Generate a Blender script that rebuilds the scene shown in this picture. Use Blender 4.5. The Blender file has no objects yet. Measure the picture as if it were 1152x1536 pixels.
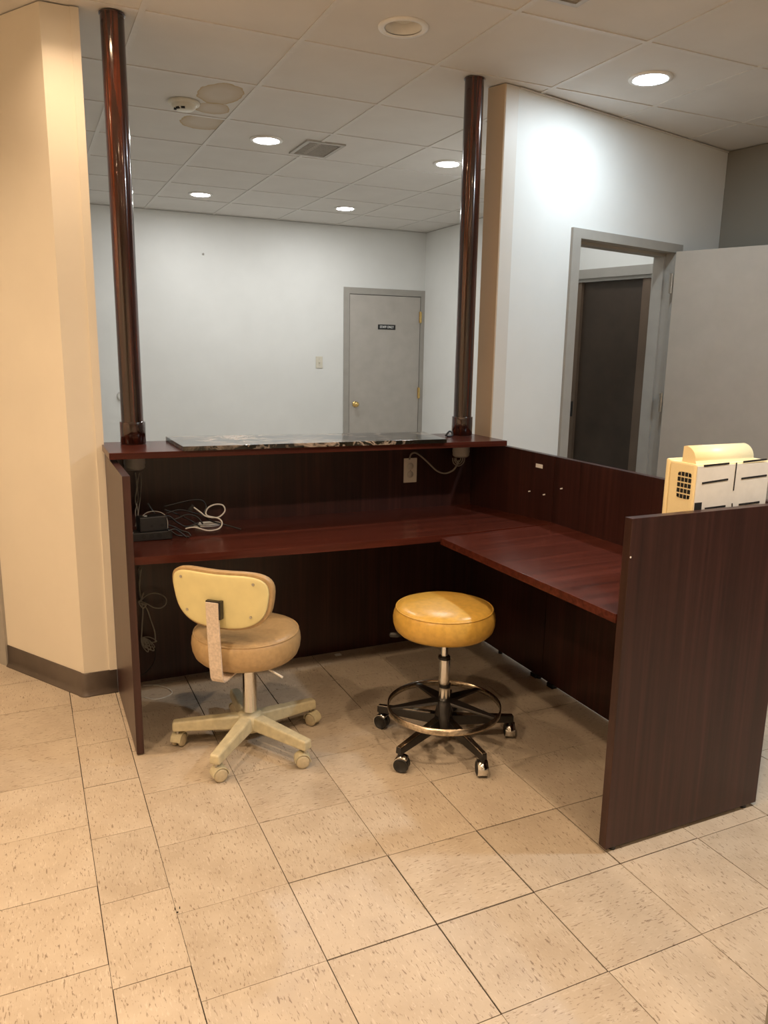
import bpy, bmesh, math, random
from mathutils import Vector, Matrix
random.seed(7)
PI = math.pi
sc = bpy.context.scene
C = sc.collection

# ------------------------------------------------------------------ camera
F = 1163.36
CAM = Vector((-0.2696, -1.8319, 1.4604))
RX = Vector((0.9084, -0.4177, 0.0157)); UP = Vector((0.0716, 0.1926, 0.9787)); FW = Vector((0.4119, 0.8879, -0.2048))
cam = bpy.data.objects.new('camera', bpy.data.cameras.new('camera')); C.objects.link(cam)
cam.data.sensor_fit = 'VERTICAL'; cam.data.sensor_height = 36; cam.data.lens = F / 1536 * 36
cam.data.clip_start = 0.02
m = Matrix((RX, UP, -FW)).transposed().to_4x4(); m.translation = CAM
cam.matrix_world = m
sc.camera = cam

# ------------------------------------------------------------------ world, exposure
w = bpy.data.worlds.new('world'); sc.world = w; w.use_nodes = True
w.node_tree.nodes['Background'].inputs[0].default_value = (0.5, 0.5, 0.5, 1)
w.node_tree.nodes['Background'].inputs[1].default_value = 0.02
sc.view_settings.view_transform = 'Standard'; sc.view_settings.look = 'None'
sc.view_settings.exposure = -0.3; sc.view_settings.gamma = 1; sc.view_settings.use_curve_mapping = False
WARM = (1.0, 0.71, 0.45); COOL = (1.0, 1.0, 0.985); BLUE = (0.80, 0.92, 1.0)
P_WARM = 23.0; P_COOL = 12.5; P_ENTRY = 10.8; P_SIDE = 38.0; P_HALL = 3.2

# ------------------------------------------------------------------ helpers
def on_z(px, py, zz):
    d = RX * ((px - 576) / F) + UP * (-(py - 768) / F) + FW
    return CAM + d * ((zz - CAM.z) / d.z)
def on_y(px, py, yy):
    d = RX * ((px - 576) / F) + UP * (-(py - 768) / F) + FW
    return CAM + d * ((yy - CAM.y) / d.y)
def on_x(px, py, xx):
    d = RX * ((px - 576) / F) + UP * (-(py - 768) / F) + FW
    return CAM + d * ((xx - CAM.x) / d.x)

def basis(o):
    mm = o.matrix_basis.copy()
    while o.parent: o = o.parent; mm = o.matrix_basis @ mm
    return mm
def empty(name, loc=(0, 0, 0), rz=0):
    o = bpy.data.objects.new(name, None); C.objects.link(o)
    o.location = loc; o.rotation_euler = (0, 0, rz); o.empty_display_size = .1
    return o
def tag(o, label, cat, group=None):
    o['label'] = label; o['category'] = cat
    if group: o['group'] = group
    return o
def thing(name, label, cat, loc=(0, 0, 0), rz=0, group=None):
    return tag(empty(name, loc, rz), label, cat, group)
def obj(name, bm, mat, parent=None, local=False, label=None):
    if parent is not None and not local: bm.transform(basis(parent).inverted())
    bmesh.ops.recalc_face_normals(bm, faces=bm.faces[:])
    me = bpy.data.meshes.new(name); bm.to_mesh(me); bm.free()
    me.materials.append(mat)
    o = bpy.data.objects.new(name, me); C.objects.link(o)
    if parent is not None: o.parent = parent
    if label: o['label'] = label
    return o
def struct(name, bm, mat, parent=None):
    o = obj(name, bm, mat, parent)
    if parent is None: o['kind'] = 'structure'
    return o
def B(): return bmesh.new()
def prism(bm, pts, z0, z1, bev=0):
    z0 = z0 if isinstance(z0, (list, tuple)) else [z0] * len(pts)
    z1 = z1 if isinstance(z1, (list, tuple)) else [z1] * len(pts)
    a = [bm.verts.new((p[0], p[1], q)) for p, q in zip(pts, z0)]
    b = [bm.verts.new((p[0], p[1], q)) for p, q in zip(pts, z1)]
    n = len(pts)
    fs = [bm.faces.new(a), bm.faces.new(b)]
    for i in range(n): fs.append(bm.faces.new((a[i], a[(i + 1) % n], b[(i + 1) % n], b[i])))
    if bev:
        bmesh.ops.recalc_face_normals(bm, faces=fs)
        es = list({e for f in fs for e in f.edges})
        bmesh.ops.bevel(bm, geom=es, offset=bev, segments=2, profile=.6, affect='EDGES')
    return bm
def box(bm, x0, x1, y0, y1, z0, z1, bev=0):
    return prism(bm, [(x0, y0), (x1, y0), (x1, y1), (x0, y1)], z0, z1, bev)
def obox(bm, c, ax, ay, az, hx, hy, hz, bev=0):
    """oriented box, half sizes"""
    t = B(); box(t, -hx, hx, -hy, hy, -hz, hz, bev)
    mm = Matrix((Vector(ax).normalized(), Vector(ay).normalized(), Vector(az).normalized())).transposed().to_4x4()
    mm.translation = Vector(c); t.transform(mm); merge(bm, t); return bm
def merge(bm, t):
    me = bpy.data.meshes.new('tmp'); t.to_mesh(me); t.free(); bm.from_mesh(me); bpy.data.meshes.remove(me)
def lathe(bm, prof, c=(0, 0, 0), seg=32, axis=None, smooth=True):
    t = B(); rings = []
    for r, zz in prof:
        if r < 1e-5: rings.append([t.verts.new((0, 0, zz))])
        else: rings.append([t.verts.new((r * math.cos(2 * PI * i / seg), r * math.sin(2 * PI * i / seg), zz)) for i in range(seg)])
    for a, b in zip(rings, rings[1:]):
        if len(a) == 1 and len(b) == 1: continue
        for i in range(seg):
            j = (i + 1) % seg
            if len(a) == 1: f = t.faces.new((a[0], b[i], b[j]))
            elif len(b) == 1: f = t.faces.new((a[i], a[j], b[0]))
            else: f = t.faces.new((a[i], a[j], b[j], b[i]))
            f.smooth = smooth
    if axis is not None:
        q = Vector((0, 0, 1)).rotation_difference(Vector(axis)).to_matrix().to_4x4(); t.transform(q)
    t.transform(Matrix.Translation(Vector(c))); merge(bm, t); return bm
def cyl(bm, c, r, h, seg=24, axis=None, bev=0):
    """closed cylinder from c along axis (default +z) of height h"""
    b = min(bev, r * .5, h * .5)
    pr = [(0, 0), (r - b, 0), (r, b), (r, h - b), (r - b, h), (0, h)] if b else [(0, 0), (r, 0), (r, 0), (r, h), (r, h), (0, h)]
    t = B(); lathe(t, pr, (0, 0, 0), seg, None, True)
    for f in t.faces:
        if abs(f.normal.z) > .9: f.smooth = False
    if not b: bmesh.ops.remove_doubles(t, verts=t.verts[:], dist=1e-6)
    for e in t.edges:
        if len(e.link_faces) == 2 and e.calc_face_angle(0) > .6: e.smooth = False
    if axis is not None: t.transform(Vector((0, 0, 1)).rotation_difference(Vector(axis)).to_matrix().to_4x4())
    t.transform(Matrix.Translation(Vector(c))); merge(bm, t); return bm
def spline(pts, n=8, closed=False):
    P = [Vector(p) for p in pts]; out = []; k = len(P)
    for i in range(k if closed else k - 1):
        if closed: a, b, c, d = P[(i - 1) % k], P[i], P[(i + 1) % k], P[(i + 2) % k]
        else: a, b, c, d = P[max(i - 1, 0)], P[i], P[i + 1], P[min(i + 2, k - 1)]
        for j in range(n):
            t = j / n
            out.append(.5 * ((2 * b) + (c - a) * t + (2 * a - 5 * b + 4 * c - d) * t * t + (3 * b - a - 3 * c + d) * t ** 3))
    if not closed: out.append(P[-1])
    return out
def tube(bm, pts, r, seg=6, n=8, closed=False, smooth=True):
    p = spline(pts, n, closed) if n else [Vector(q) for q in pts]
    rings = []; k = len(p); nrm = None
    for i in range(k):
        t = (p[(i + 1) % k] - p[i - 1]) if closed else (p[min(i + 1, k - 1)] - p[max(i - 1, 0)])
        if t.length < 1e-9: t = Vector((0, 0, 1))
        t.normalize()
        if nrm is None: nrm = t.orthogonal().normalized()
        nrm = nrm - t * nrm.dot(t)
        if nrm.length < 1e-6: nrm = t.orthogonal()
        nrm.normalize(); bi = t.cross(nrm)
        rings.append([bm.verts.new(p[i] + (nrm * math.cos(2 * PI * j / seg) + bi * math.sin(2 * PI * j / seg)) * r) for j in range(seg)])
    for i in range(k if closed else k - 1):
        a, b = rings[i], rings[(i + 1) % k]
        for j in range(seg):
            f = bm.faces.new((a[j], a[(j + 1) % seg], b[(j + 1) % seg], b[j])); f.smooth = smooth
    if not closed: bm.faces.new(rings[0]); bm.faces.new(rings[-1])
    return bm

# ------------------------------------------------------------------ materials
def srgb(r, g, b):
    f = lambda c: (c / 255 / 12.92) if c <= 10 else ((c / 255 + .055) / 1.055) ** 2.4
    return (f(r), f(g), f(b), 1)
class N:
    def __init__(s, name):
        s.m = bpy.data.materials.new(name); s.m.use_nodes = True; s.t = s.m.node_tree
        s.b = s.t.nodes['Principled BSDF']
    def n(s, ty, **kw):
        q = s.t.nodes.new(ty)
        for k, v in kw.items(): setattr(q, k, v)
        return q
    def l(s, a, b): s.t.links.new(a, b)
    def coord(s, scale=(1, 1, 1), rand=False, kind='Object'):
        tc = s.n('ShaderNodeTexCoord'); mp = s.n('ShaderNodeMapping'); mp.inputs['Scale'].default_value = scale
        src = tc.outputs[kind]
        if rand:
            oi = s.n('ShaderNodeObjectInfo'); sc_ = s.n('ShaderNodeVectorMath', operation='SCALE'); sc_.inputs[0].default_value = (37, 71, 13)
            s.l(oi.outputs['Random'], sc_.inputs['Scale'])
            ad = s.n('ShaderNodeVectorMath', operation='ADD'); s.l(src, ad.inputs[0]); s.l(sc_.outputs[0], ad.inputs[1]); src = ad.outputs[0]
        s.l(src, mp.inputs['Vector']); return mp.outputs[0]
    def noise(s, vec, scale, detail=4, rough=.55, dist=0):
        q = s.n('ShaderNodeTexNoise'); q.inputs['Scale'].default_value = scale; q.inputs['Detail'].default_value = detail
        q.inputs['Roughness'].default_value = rough; q.inputs['Distortion'].default_value = dist; s.l(vec, q.inputs['Vector']); return q.outputs['Fac']
    def ramp(s, fac, stops, interp='LINEAR'):
        q = s.n('ShaderNodeValToRGB'); q.color_ramp.interpolation = interp
        e = q.color_ramp.elements
        while len(e) < len(stops): e.new(.5)
        for i, (p, c) in enumerate(stops): e[i].position = p; e[i].color = c if len(c) == 4 else (*c, 1)
        s.l(fac, q.inputs['Fac']); return q.outputs['Color']
    def mix(s, fac, a, b, mode='MIX'):
        q = s.n('ShaderNodeMix', data_type='RGBA', blend_type=mode)
        for sock, v in ((q.inputs['Factor'], fac), (q.inputs['A'], a), (q.inputs['B'], b)):
            if hasattr(v, 'links') or hasattr(v, 'is_linked'): s.l(v, sock)
            else: sock.default_value = v
        return q.outputs['Result']
    def mix2(s, fac, a, b, mode='MIX'):
        q = s.n('ShaderNodeMix', data_type='RGBA', blend_type=mode)
        for idx, v in ((0, fac), (6, a), (7, b)):
            if isinstance(v, bpy.types.NodeSocket): s.l(v, q.inputs[idx])
            else: q.inputs[idx].default_value = v
        return q.outputs[2]
    def bump(s, h, strength=.1, dist=.002):
        q = s.n('ShaderNodeBump'); q.inputs['Strength'].default_value = strength; q.inputs['Distance'].default_value = dist
        s.l(h, q.inputs['Height']); s.l(q.outputs[0], s.b.inputs['Normal'])
    def set(s, **kw):
        for k, v in kw.items():
            i = s.b.inputs[k.replace('_', ' ')]
            if isinstance(v, bpy.types.NodeSocket): s.l(v, i)
            else: i.default_value = v
        return s.m
def plain(name, col, rough=.5, metal=0, var=.06, bump=0, scale=40, coat=0, spec=.5):
    s = N(name); v = s.coord()
    nz = s.noise(v, scale, 3)
    dk = tuple(c * (1 - var) for c in col[:3]) + (1,); lt = tuple(min(1, c * (1 + var)) for c in col[:3]) + (1,)
    s.set(Base_Color=s.ramp(nz, [(.3, dk), (.7, lt)]), Roughness=rough, Metallic=metal, Coat_Weight=coat)
    s.b.inputs['Specular IOR Level'].default_value = spec
    if bump: s.bump(nz, bump, .001)
    return s.m
def emit(name, col, k):
    s = N(name); s.set(Base_Color=(.8, .8, .8, 1), Emission_Color=(*col, 1), Emission_Strength=k); return s.m

def paint(name, col, rough=.45):
    s = N(name); v = s.coord()
    a = s.noise(v, 3, 4); b = s.noise(v, 260, 2)
    dk = tuple(c * .955 for c in col[:3]) + (1,)
    s.set(Base_Color=s.ramp(a, [(.35, dk), (.7, col)]), Roughness=rough); s.bump(b, .12, .001); return s.m
M = {}
M['white'] = paint('white_wall_paint', (.80, .81, .79, 1), .5)
M['cream'] = paint('cream_wall_paint', (.80, .74, .63, 1), .42)
M['olive'] = paint('greige_wall_paint', (.25, .235, .20, 1), .6)
M['tan'] = paint('tan_trim_paint', (.60, .47, .33, 1), .45)
M['ivory'] = paint('ivory_trim_paint', (.72, .69, .64, 1), .45)
M['frame'] = plain('greige_metal_frame', (.37, .35, .315, 1), .42, 0, .04, 0, 12)
M['doorgrey'] = plain('greige_door_paint', (.45, .42, .38, 1), .45, 0, .05, .05, 9)
M['dooropen'] = plain('pale_greige_door_paint', (.425, .382, .33, 1), .5, 0, .04, .05, 9)
M['browndoor'] = plain('dark_brown_door', (.058, .039, .026, 1), .5, 0, .15, .05, 6)
M['brownframe'] = plain('brown_frame_paint', (.16, .11, .075, 1), .5, 0, .06, 0, 6)
M['base'] = plain('grey_vinyl_base', (.105, .082, .068, 1), .38, 0, .1, 0, 20)
M['black'] = plain('black_plastic', (.012, .012, .013, 1), .38, 0, .1, 0, 80)
M['blackcable'] = plain('black_cable', (.008, .008, .009, 1), .4)
M['whitecable'] = plain('white_cable', (.62, .60, .55, 1), .45)
M['greycable'] = plain('grey_cable', (.36, .34, .30, 1), .5)
M['ivoryplastic'] = plain('ivory_plastic', (.70, .66, .55, 1), .35, 0, .03)
M['whiteplastic'] = plain('white_plastic', (.72, .71, .67, 1), .4, 0, .03)
M['outlet'] = plain('bright_white_plastic', (.86, .84, .78, 1), .35, 0, .02)
M['pvc'] = plain('grey_pvc', (.56, .55, .52, 1), .5, 0, .05)
M['brass'] = plain('brass', (.78, .56, .22, 1), .2, 1, .1)
M['steel'] = plain('dull_steel', (.52, .50, .46, 1), .35, 1, .1)
M['chrome'] = plain('chrome', (.78, .77, .74, 1), .13, 1, .06)
M['paper'] = plain('white_paper', (.8, .8, .78, 1), .8)
M['dark'] = plain('painted_recess_shade', (.008, .007, .006, 1), .8)  # near-black colour stands in for the shade inside holes, slots and gaps
M['machine'] = plain('yellowed_beige_plastic', (.96, .82, .49, 1), .42, 0, .03, .05, 300)
M['plate'] = plain('off_white_base_plate', (.80, .77, .70, 1), .5, 0, .05, 0, 25)
M['tanvinyl'] = plain('tan_vinyl', (.44, .30, .15, 1), .34, 0, .1, .12, 60)
M['mustard'] = plain('mustard_vinyl', (.58, .35, .07, 1), .3, 0, .12, .12, 45)
M['yellowplastic'] = plain('pale_yellow_plastic', (.74, .66, .34, 1), .4, 0, .05, 0, 15)
M['bar'] = plain('scuffed_beige_metal', (.64, .54, .45, 1), .42, 0, .16, .1, 120)
M['base_beige'] = plain('beige_chair_base', (.54, .49, .33, 1), .4, 0, .12, .05, 40)
M['caster'] = plain('beige_caster', (.50, .43, .29, 1), .4, 0, .12, 0, 60)
M['blackmetal'] = plain('black_painted_metal', (.012, .010, .009, 1), .3, 0, .2, 0, 30)
M['wornsteel'] = plain('worn_chrome', (.50, .42, .32, 1), .26, 1, .35, .1, 90)
M['reflector'] = plain('white_reflector', (.85, .84, .81, 1), .3, 0, .02)

def wood(name, along, c0, c1, c2, rough=.33, coat=0., k=1.0):
    s = N(name); sc_ = [55 * k] * 3; sc_[along] = 1.3 * k
    v = s.coord(tuple(sc_)); g = s.noise(v, 1, 6, .62, .4)
    sc2 = [9 * k] * 3; sc2[along] = .35 * k
    g2 = s.noise(s.coord(tuple(sc2)), 1, 3, .5, .3)
    col = s.ramp(g, [(.30, c0), (.52, c1), (.74, c2)])
    col = s.mix2(s.ramp(g2, [(.35, (0, 0, 0, 1)), (.7, (.55, .55, .55, 1))]), col, c0)
    s.set(Base_Color=col, Roughness=rough, Coat_Weight=coat); s.b.inputs['Coat Roughness'].default_value = .06
    s.bump(g, .06, .0006); return s.m
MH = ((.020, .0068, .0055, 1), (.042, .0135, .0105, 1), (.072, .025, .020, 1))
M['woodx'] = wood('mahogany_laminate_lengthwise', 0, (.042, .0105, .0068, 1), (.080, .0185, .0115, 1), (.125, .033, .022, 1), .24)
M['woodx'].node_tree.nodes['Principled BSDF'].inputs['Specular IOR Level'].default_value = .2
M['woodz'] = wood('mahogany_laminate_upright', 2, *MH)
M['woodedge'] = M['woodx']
M['post'] = wood('lacquered_mahogany_post', 2, (.006, .0025, .002, 1), (.036, .0070, .0034, 1), (.20, .036, .008, 1), .16, .8, .8)

def vct(name):
    s = N(name)
    v = s.coord((210, 48, 1), True); a = s.noise(v, 1, 3, .6, .6)
    v2 = s.coord((130, 34, 1), True); b = s.noise(v2, 1.3, 2, .5, .4)
    v3 = s.coord((9, 9, 9), True); c = s.noise(v3, 1, 4)
    v4 = s.coord((60, 60, 60), True); d = s.noise(v4, 1, 2)
    base = s.ramp(c, [(.3, (.455, .38, .295, 1)), (.7, (.535, .46, .365, 1))])
    base = s.mix2(s.ramp(b, [(.60, (0, 0, 0, 1)), (.68, (.32, .32, .32, 1))]), base, (.68, .62, .53, 1))
    base = s.mix2(s.ramp(a, [(.60, (0, 0, 0, 1)), (.655, (.8, .8, .8, 1))]), base, (.20, .145, .10, 1))
    base = s.mix2(s.ramp(d, [(.80, (0, 0, 0, 1)), (.83, (1, 1, 1, 1))]), base, (.05, .035, .025, 1))
    oi = s.n('ShaderNodeObjectInfo')
    tint = s.ramp(oi.outputs['Random'], [(0, (.90, .90, .90, 1)), (1, (1.0, 1.0, 1.0, 1))])
    base = s.mix2(1.0, base, tint, 'MULTIPLY')
    s.set(Base_Color=base, Roughness=s.ramp(c, [(.3, (.30, .30, .30, 1)), (.7, (.44, .44, .44, 1))])); s.bump(s.noise(v3, 6, 3), .05, .001); return s.m
M['vct'] = vct('speckled_vinyl_tile')
M['joint'] = plain('dark_floor_joint', (.022, .014, .009, 1), .8, 0, .3, 0, 30)

def ctile(name, stains=()):
    s = N(name); v = s.coord((1, 1, 1), True)
    f = s.noise(v, 140, 3, .6); g = s.noise(v, 4, 3)
    base = s.ramp(g, [(.3, (.69, .67, .64, 1)), (.7, (.73, .71, .68, 1))])
    geo = s.n('ShaderNodeNewGeometry')
    for (cx, cy, rx, ry) in stains:
        mp = s.n('ShaderNodeMapping'); mp.inputs['Location'].default_value = (-cx / rx, -cy / ry, 0); mp.inputs['Scale'].default_value = (1 / rx, 1 / ry, 0)
        s.l(geo.outputs['Position'], mp.inputs['Vector'])
        ln = s.n('ShaderNodeVectorMath', operation='LENGTH'); s.l(mp.outputs[0], ln.inputs[0])
        nz = s.noise(s.coord((1, 1, 1), False, 'Object'), 14, 3)
        ad = s.n('ShaderNodeMath', operation='MULTIPLY_ADD'); s.l(nz, ad.inputs[0]); ad.inputs[1].default_value = .28; s.l(ln.outputs['Value'], ad.inputs[2])
        k = s.ramp(ad.outputs[0], [(.55, (.38, .38, .38, 1)), (.90, (.62, .62, .62, 1)), (.985, (1, 1, 1, 1)), (1.0, (0, 0, 0, 1))])
        # values above 1 are clamped by the ramp to zero
        base = s.mix2(k, base, (.50, .37, .20, 1))
    s.set(Base_Color=base, Roughness=.85); s.bump(f, .25, .0015); return s.m
M['ctile'] = ctile('ceiling_tile')
M['ctile_stain'] = ctile('stained_ceiling_tile', [(.70, 2.22, .125, .20), (.72, 2.47, .10, .12)])
M['ctile_stain2'] = ctile('stained_ceiling_tile_edge', [(.735, 2.745, .15, .17)])
M['tee'] = plain('ceiling_grid_metal', (.70, .68, .65, 1), .5, 0, .03)

def marble(name):
    s = N(name); v = s.coord((1, 1, 1)); n1 = s.noise(v, 5, 5, .6, 1.4)
    vo = s.n('ShaderNodeTexVoronoi', feature='DISTANCE_TO_EDGE'); vo.inputs['Scale'].default_value = 7
    ad = s.n('ShaderNodeVectorMath', operation='MULTIPLY_ADD'); cb = s.n('ShaderNodeCombineXYZ')
    s.l(n1, cb.inputs[0]); s.l(s.noise(v, 9, 4, .6, 1), cb.inputs[1])
    s.l(cb.outputs[0], ad.inputs[0]); ad.inputs[1].default_value = (.5, .4, .3); s.l(v, ad.inputs[2]); s.l(ad.outputs[0], vo.inputs['Vector'])
    vein = s.ramp(vo.outputs['Distance'], [(0, (1, 1, 1, 1)), (.05, (.6, .6, .6, 1)), (.13, (0, 0, 0, 1))])
    pat = s.ramp(s.noise(v, 4, 3), [(.36, (0, 0, 0, 1)), (.62, (.95, .95, .95, 1))])
    f = s.mix2(1.0, vein, pat, 'MULTIPLY')
    body = s.ramp(n1, [(.35, (.006, .006, .005, 1)), (.6, (.022, .019, .014, 1)), (.75, (.06, .045, .03, 1))])
    s.set(Base_Color=s.mix2(f, body, (.62, .50, .40, 1)), Roughness=.10); return s.m
M['marble'] = marble('dark_veined_marble')

# ------------------------------------------------------------------ setting: floor
H = 2.6535
T = .3048
floor = struct('floor', box(B(), -2.1, 4.8, -3.6, 5.9, -.12, -.003), M['joint'])
# far floor areas seen by nobody in detail: plain vinyl sheets flush with the tiles
def sheet(x0, x1, y0, y1):
    obj('floor_sheet', box(B(), x0, x1, y0, y1, -.0029, 0), M['vct'], floor)
tm = None
def floor_tile(cx, cy, sx, sy, rot):
    global tm
    if tm is None:
        bm = B(); box(bm, -.5, .5, -.5, .5, -.0029, 0); me = bpy.data.meshes.new('floor_tile'); bm.to_mesh(me); bm.free(); me.materials.append(M['vct']); tm = [me]
    g = random.choice((.0012, .0018, .0026, .0036, .0046))
    # full tiles share one mesh; cut tiles get their own
    key = (round(sx, 3), round(sy, 3), g)
    me = FT.get(key)
    if me is None:
        bm = B(); box(bm, -sx / 2 + g / 2, sx / 2 - g / 2, -sy / 2 + g / 2, sy / 2 - g / 2, -.0029, 0)
        bmesh.ops.recalc_face_normals(bm, faces=bm.faces[:])
        me = bpy.data.meshes.new('floor_tile'); bm.to_mesh(me); bm.free(); me.materials.append(M['vct']); FT[key] = me
    o = bpy.data.objects.new('floor_tile', me); C.objects.link(o); o.parent = floor
    o.location = (cx, cy, random.uniform(-.0004, .0003)); o.rotation_euler = (random.uniform(-.001, .001), random.uniform(-.001, .001), rot)
FT = {}
for i in range(0, 10):
    for j in range(-7, 6):
        floor_tile((i + .5) * T, (j + .5) * T, T, T, PI / 2 if random.random() < .25 else 0)
for j in range(-7, 8):
    floor_tile(-.09, .117 - T / 2 + j * T, .18, T, 0)
    for i in range(1, 5):
        floor_tile(-.18 - (i - .5) * T, .2 - T / 2 + j * T, T, T, PI / 2 if random.random() < .3 else 0)
XA = -.18 - 4 * T
for a in ((0, 10 * T, 6 * T, 5.9), (10 * T, 4.8, -3.6, 5.9), (-.18, 0, .117 + 7 * T, 5.9), (XA, -.18, .2 + 7 * T, 5.9), (-2.1, XA, -3.6, 5.9),
          (0, 10 * T, -3.6, -7 * T), (-.18, 0, -3.6, .117 - 8 * T), (XA, -.18, -3.6, .2 - 8 * T)): sheet(*a)

# ------------------------------------------------------------------ setting: ceiling
ceiling = struct('ceiling', box(B(), -2.1, 4.8, -3.6, 5.9, H + .16, H + .22), M['ctile'])
G = .6096; GX = .223; GY = 1.402
CANS = [(1.137, 1.097, 'off'), (2.357, 1.097, 'entry'), (1.137, 2.926, 'cool'), (2.357, 2.926, 'cool'), (1.137, 4.79, 'cool'), (2.385, 4.79, 'cool'),
        (-.082, 1.097, 'warm'), (-.082, -.732, 'warm'), (1.137, -.732, 'warm'), (2.357, -.732, 'side'), (-1.301, 1.097, 'warm'), (-1.301, -.732, 'warm'), (-.082, -2.561, 'warm'), (1.137, -2.561, 'warm'), (2.966, 2.317, 'hall')]  # the two rearmost warm cans are added, unseen, to brighten the ceiling by bounce
HOLE = .078
def ctile_mesh(hole=None):
    a = G / 2 - .006; bm = B(); z0, z1 = H + .0035, H + .02
    if hole is None: box(bm, -a, a, -a, a, z0, z1)
    else:
        n = 40; c = [bm.verts.new((hole[0] + HOLE * math.cos(2 * PI * k / n + PI / 4), hole[1] + HOLE * math.sin(2 * PI * k / n + PI / 4), z0)) for k in range(n)]
        sq = []
        for k in range(n):
            s_, t_ = divmod(k, n // 4); t_ /= n // 4
            cs = [(a, a), (-a, a), (-a, -a), (a, -a), (a, a)]
            sq.append(bm.verts.new((cs[s_][0] * (1 - t_) + cs[s_ + 1][0] * t_, cs[s_][1] * (1 - t_) + cs[s_ + 1][1] * t_, z0)))
        for k in range(n): bm.faces.new((c[k], c[(k + 1) % n], sq[(k + 1) % n], sq[k]))
        r = bmesh.ops.extrude_face_region(bm, geom=bm.faces[:])
        for v in r['geom']:
            if isinstance(v, bmesh.types.BMVert): v.co.z = z1
    bmesh.ops.recalc_face_normals(bm, faces=bm.faces[:])
    me = bpy.data.meshes.new('ceiling_tile'); bm.to_mesh(me); bm.free(); me.materials.append(M['ctile']); return me
plain_tile = ctile_mesh()
for i in range(-4, 7):
    for j in range(-9, 8):
        cx, cy = GX + (i + .5) * G, GY + (j + .5) * G
        me = plain_tile
        for (x, y, k) in CANS:
            if abs(x - cx) < G / 2 and abs(y - cy) < G / 2: me = ctile_mesh((x - cx, y - cy))
        o = bpy.data.objects.new('ceiling_tile', me); C.objects.link(o); o.parent = ceiling; o.location = (cx, cy, random.uniform(0, .0012))
        if abs(cx - .528) < .1 and j in (1, 2):
            o.data = me.copy(); o.data.materials[0] = M['ctile_stain' if j == 1 else 'ctile_stain2']
x0, x1, y0, y1 = GX - 4 * G, GX + 7 * G, GY - 9 * G, GY + 8 * G
for i in range(-4, 8): obj('grid_runner', box(B(), GX + i * G - .011, GX + i * G + .011, y0, y1, H, H + .012), M['tee'], ceiling)
for i in range(-4, 7):
    for j in range(-9, 9):
        o = bpy.data.objects.get('cross_tee')
        if o is None: obj('cross_tee', box(B(), -G / 2 + .0115, G / 2 - .0115, -.011, .011, 0, .012), M['tee'], ceiling).location = (GX + (i + .5) * G, GY + j * G, H)
        else:
            q = bpy.data.objects.new('cross_tee', o.data); C.objects.link(q); q.parent = ceiling; q.location = (GX + (i + .5) * G, GY + j * G, H)

# ------------------------------------------------------------------ setting: walls
D = Vector((.976, .218)); NN = Vector((-.218, .976)); A0 = Vector((1.928, 1.459))
def W(s, t): return A0 + D * s + NN * t
WT = H - .0005
# left partition: short face y=1.47, slanted face beyond the corner
LD = Vector((-.53, .848)); LN = Vector((.848, .53)); LC = Vector((-.12, 1.475))
LE = LC + LD * .56
DOOR_W = .92
LF = LE + LD * (DOOR_W + .12)
bm = B(); prism(bm, [LC, (.0118, 1.475), (.0118, 1.60), (-.05, 1.60), LE + LN * .12, LE], 0, WT)
prism(bm, [LE, LE + LN * .12, LF + LN * .12, LF], 2.14, WT)
wall_left = struct('wall_left', bm, M['cream'])
bm = B(); prism(bm, [LF, LF + LN * .12, (-.9, 3.35), (-2.0, 3.35), (-2.0, LF.y + .05), LF + LD * .05], 0, WT)
struct('wall_left_rear', bm, M['cream'])
# corner bead on the short face
struct('trim_1', box(B(), -.018, .0118, 1.468, 1.4748, .102, WT), M['cream'])
# far left door and frame
d2 = bm = B()
for a, b in ((0, .055), (DOOR_W + .065, DOOR_W + .12)): prism(bm, [LE + LD * a - LN * .012, LE + LD * b - LN * .012, LE + LD * b + LN * .13, LE + LD * a + LN * .13], 0, 2.139)
prism(bm, [LE + LD * .055 - LN * .012, LE + LD * (DOOR_W + .065) - LN * .012, LE + LD * (DOOR_W + .065) + LN * .13, LE + LD * .055 + LN * .13], 2.085, 2.139)
struct('door_3_frame', bm, M['frame'])
struct('door_3', prism(B(), [LE + LD * .058 + LN * .02, LE + LD * (DOOR_W + .062) + LN * .02, LE + LD * (DOOR_W + .062) + LN * .06, LE + LD * .058 + LN * .06], .006, 2.08), M['doorgrey'])
# vinyl cove base round the corner
def cove(name, path, hgt=.102):
    prof = [(.0005, 0), (.017, 0), (.015, .004), (.007, .014), (.0045, .03), (.004, hgt - .003), (.002, hgt), (.0005, hgt)]
    bm = B(); rings = []
    for i, p in enumerate(path):
        p = Vector(p); a = (p - Vector(path[i - 1])).normalized() if i else None; b = (Vector(path[i + 1]) - p).normalized() if i < len(path) - 1 else None
        na = Vector((a.y, -a.x)) if a else None; nb = Vector((b.y, -b.x)) if b else None
        if na is None: n = nb
        elif nb is None: n = na
        else: n = (na + nb).normalized(); n = n / max(.3, n.dot(na))
        rings.append([bm.verts.new((p.x + n.x * q, p.y + n.y * q, zz)) for q, zz in prof])
    for r, s in zip(rings, rings[1:]):
        for k in range(len(prof)):
            f = bm.faces.new((r[k], r[(k + 1) % len(prof)], s[(k + 1) % len(prof)], s[k])); f.smooth = True
    bm.faces.new(rings[0]); bm.faces.new(rings[-1])
    return struct(name, bm, M['base'])
cr = []
P0 = LC + LD * .022; P1 = LC + Vector((.022, 0))
for k in range(7):
    t = k / 6; ctl = LC - (P0 + P1 - 2 * LC) * .53; cr.append(tuple(P0 * (1 - t) ** 2 + ctl * 2 * t * (1 - t) + P1 * t * t))
cove('baseboard_left', [tuple(LE - LD * .001)] + cr + [(.0115, 1.475)])

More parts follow.
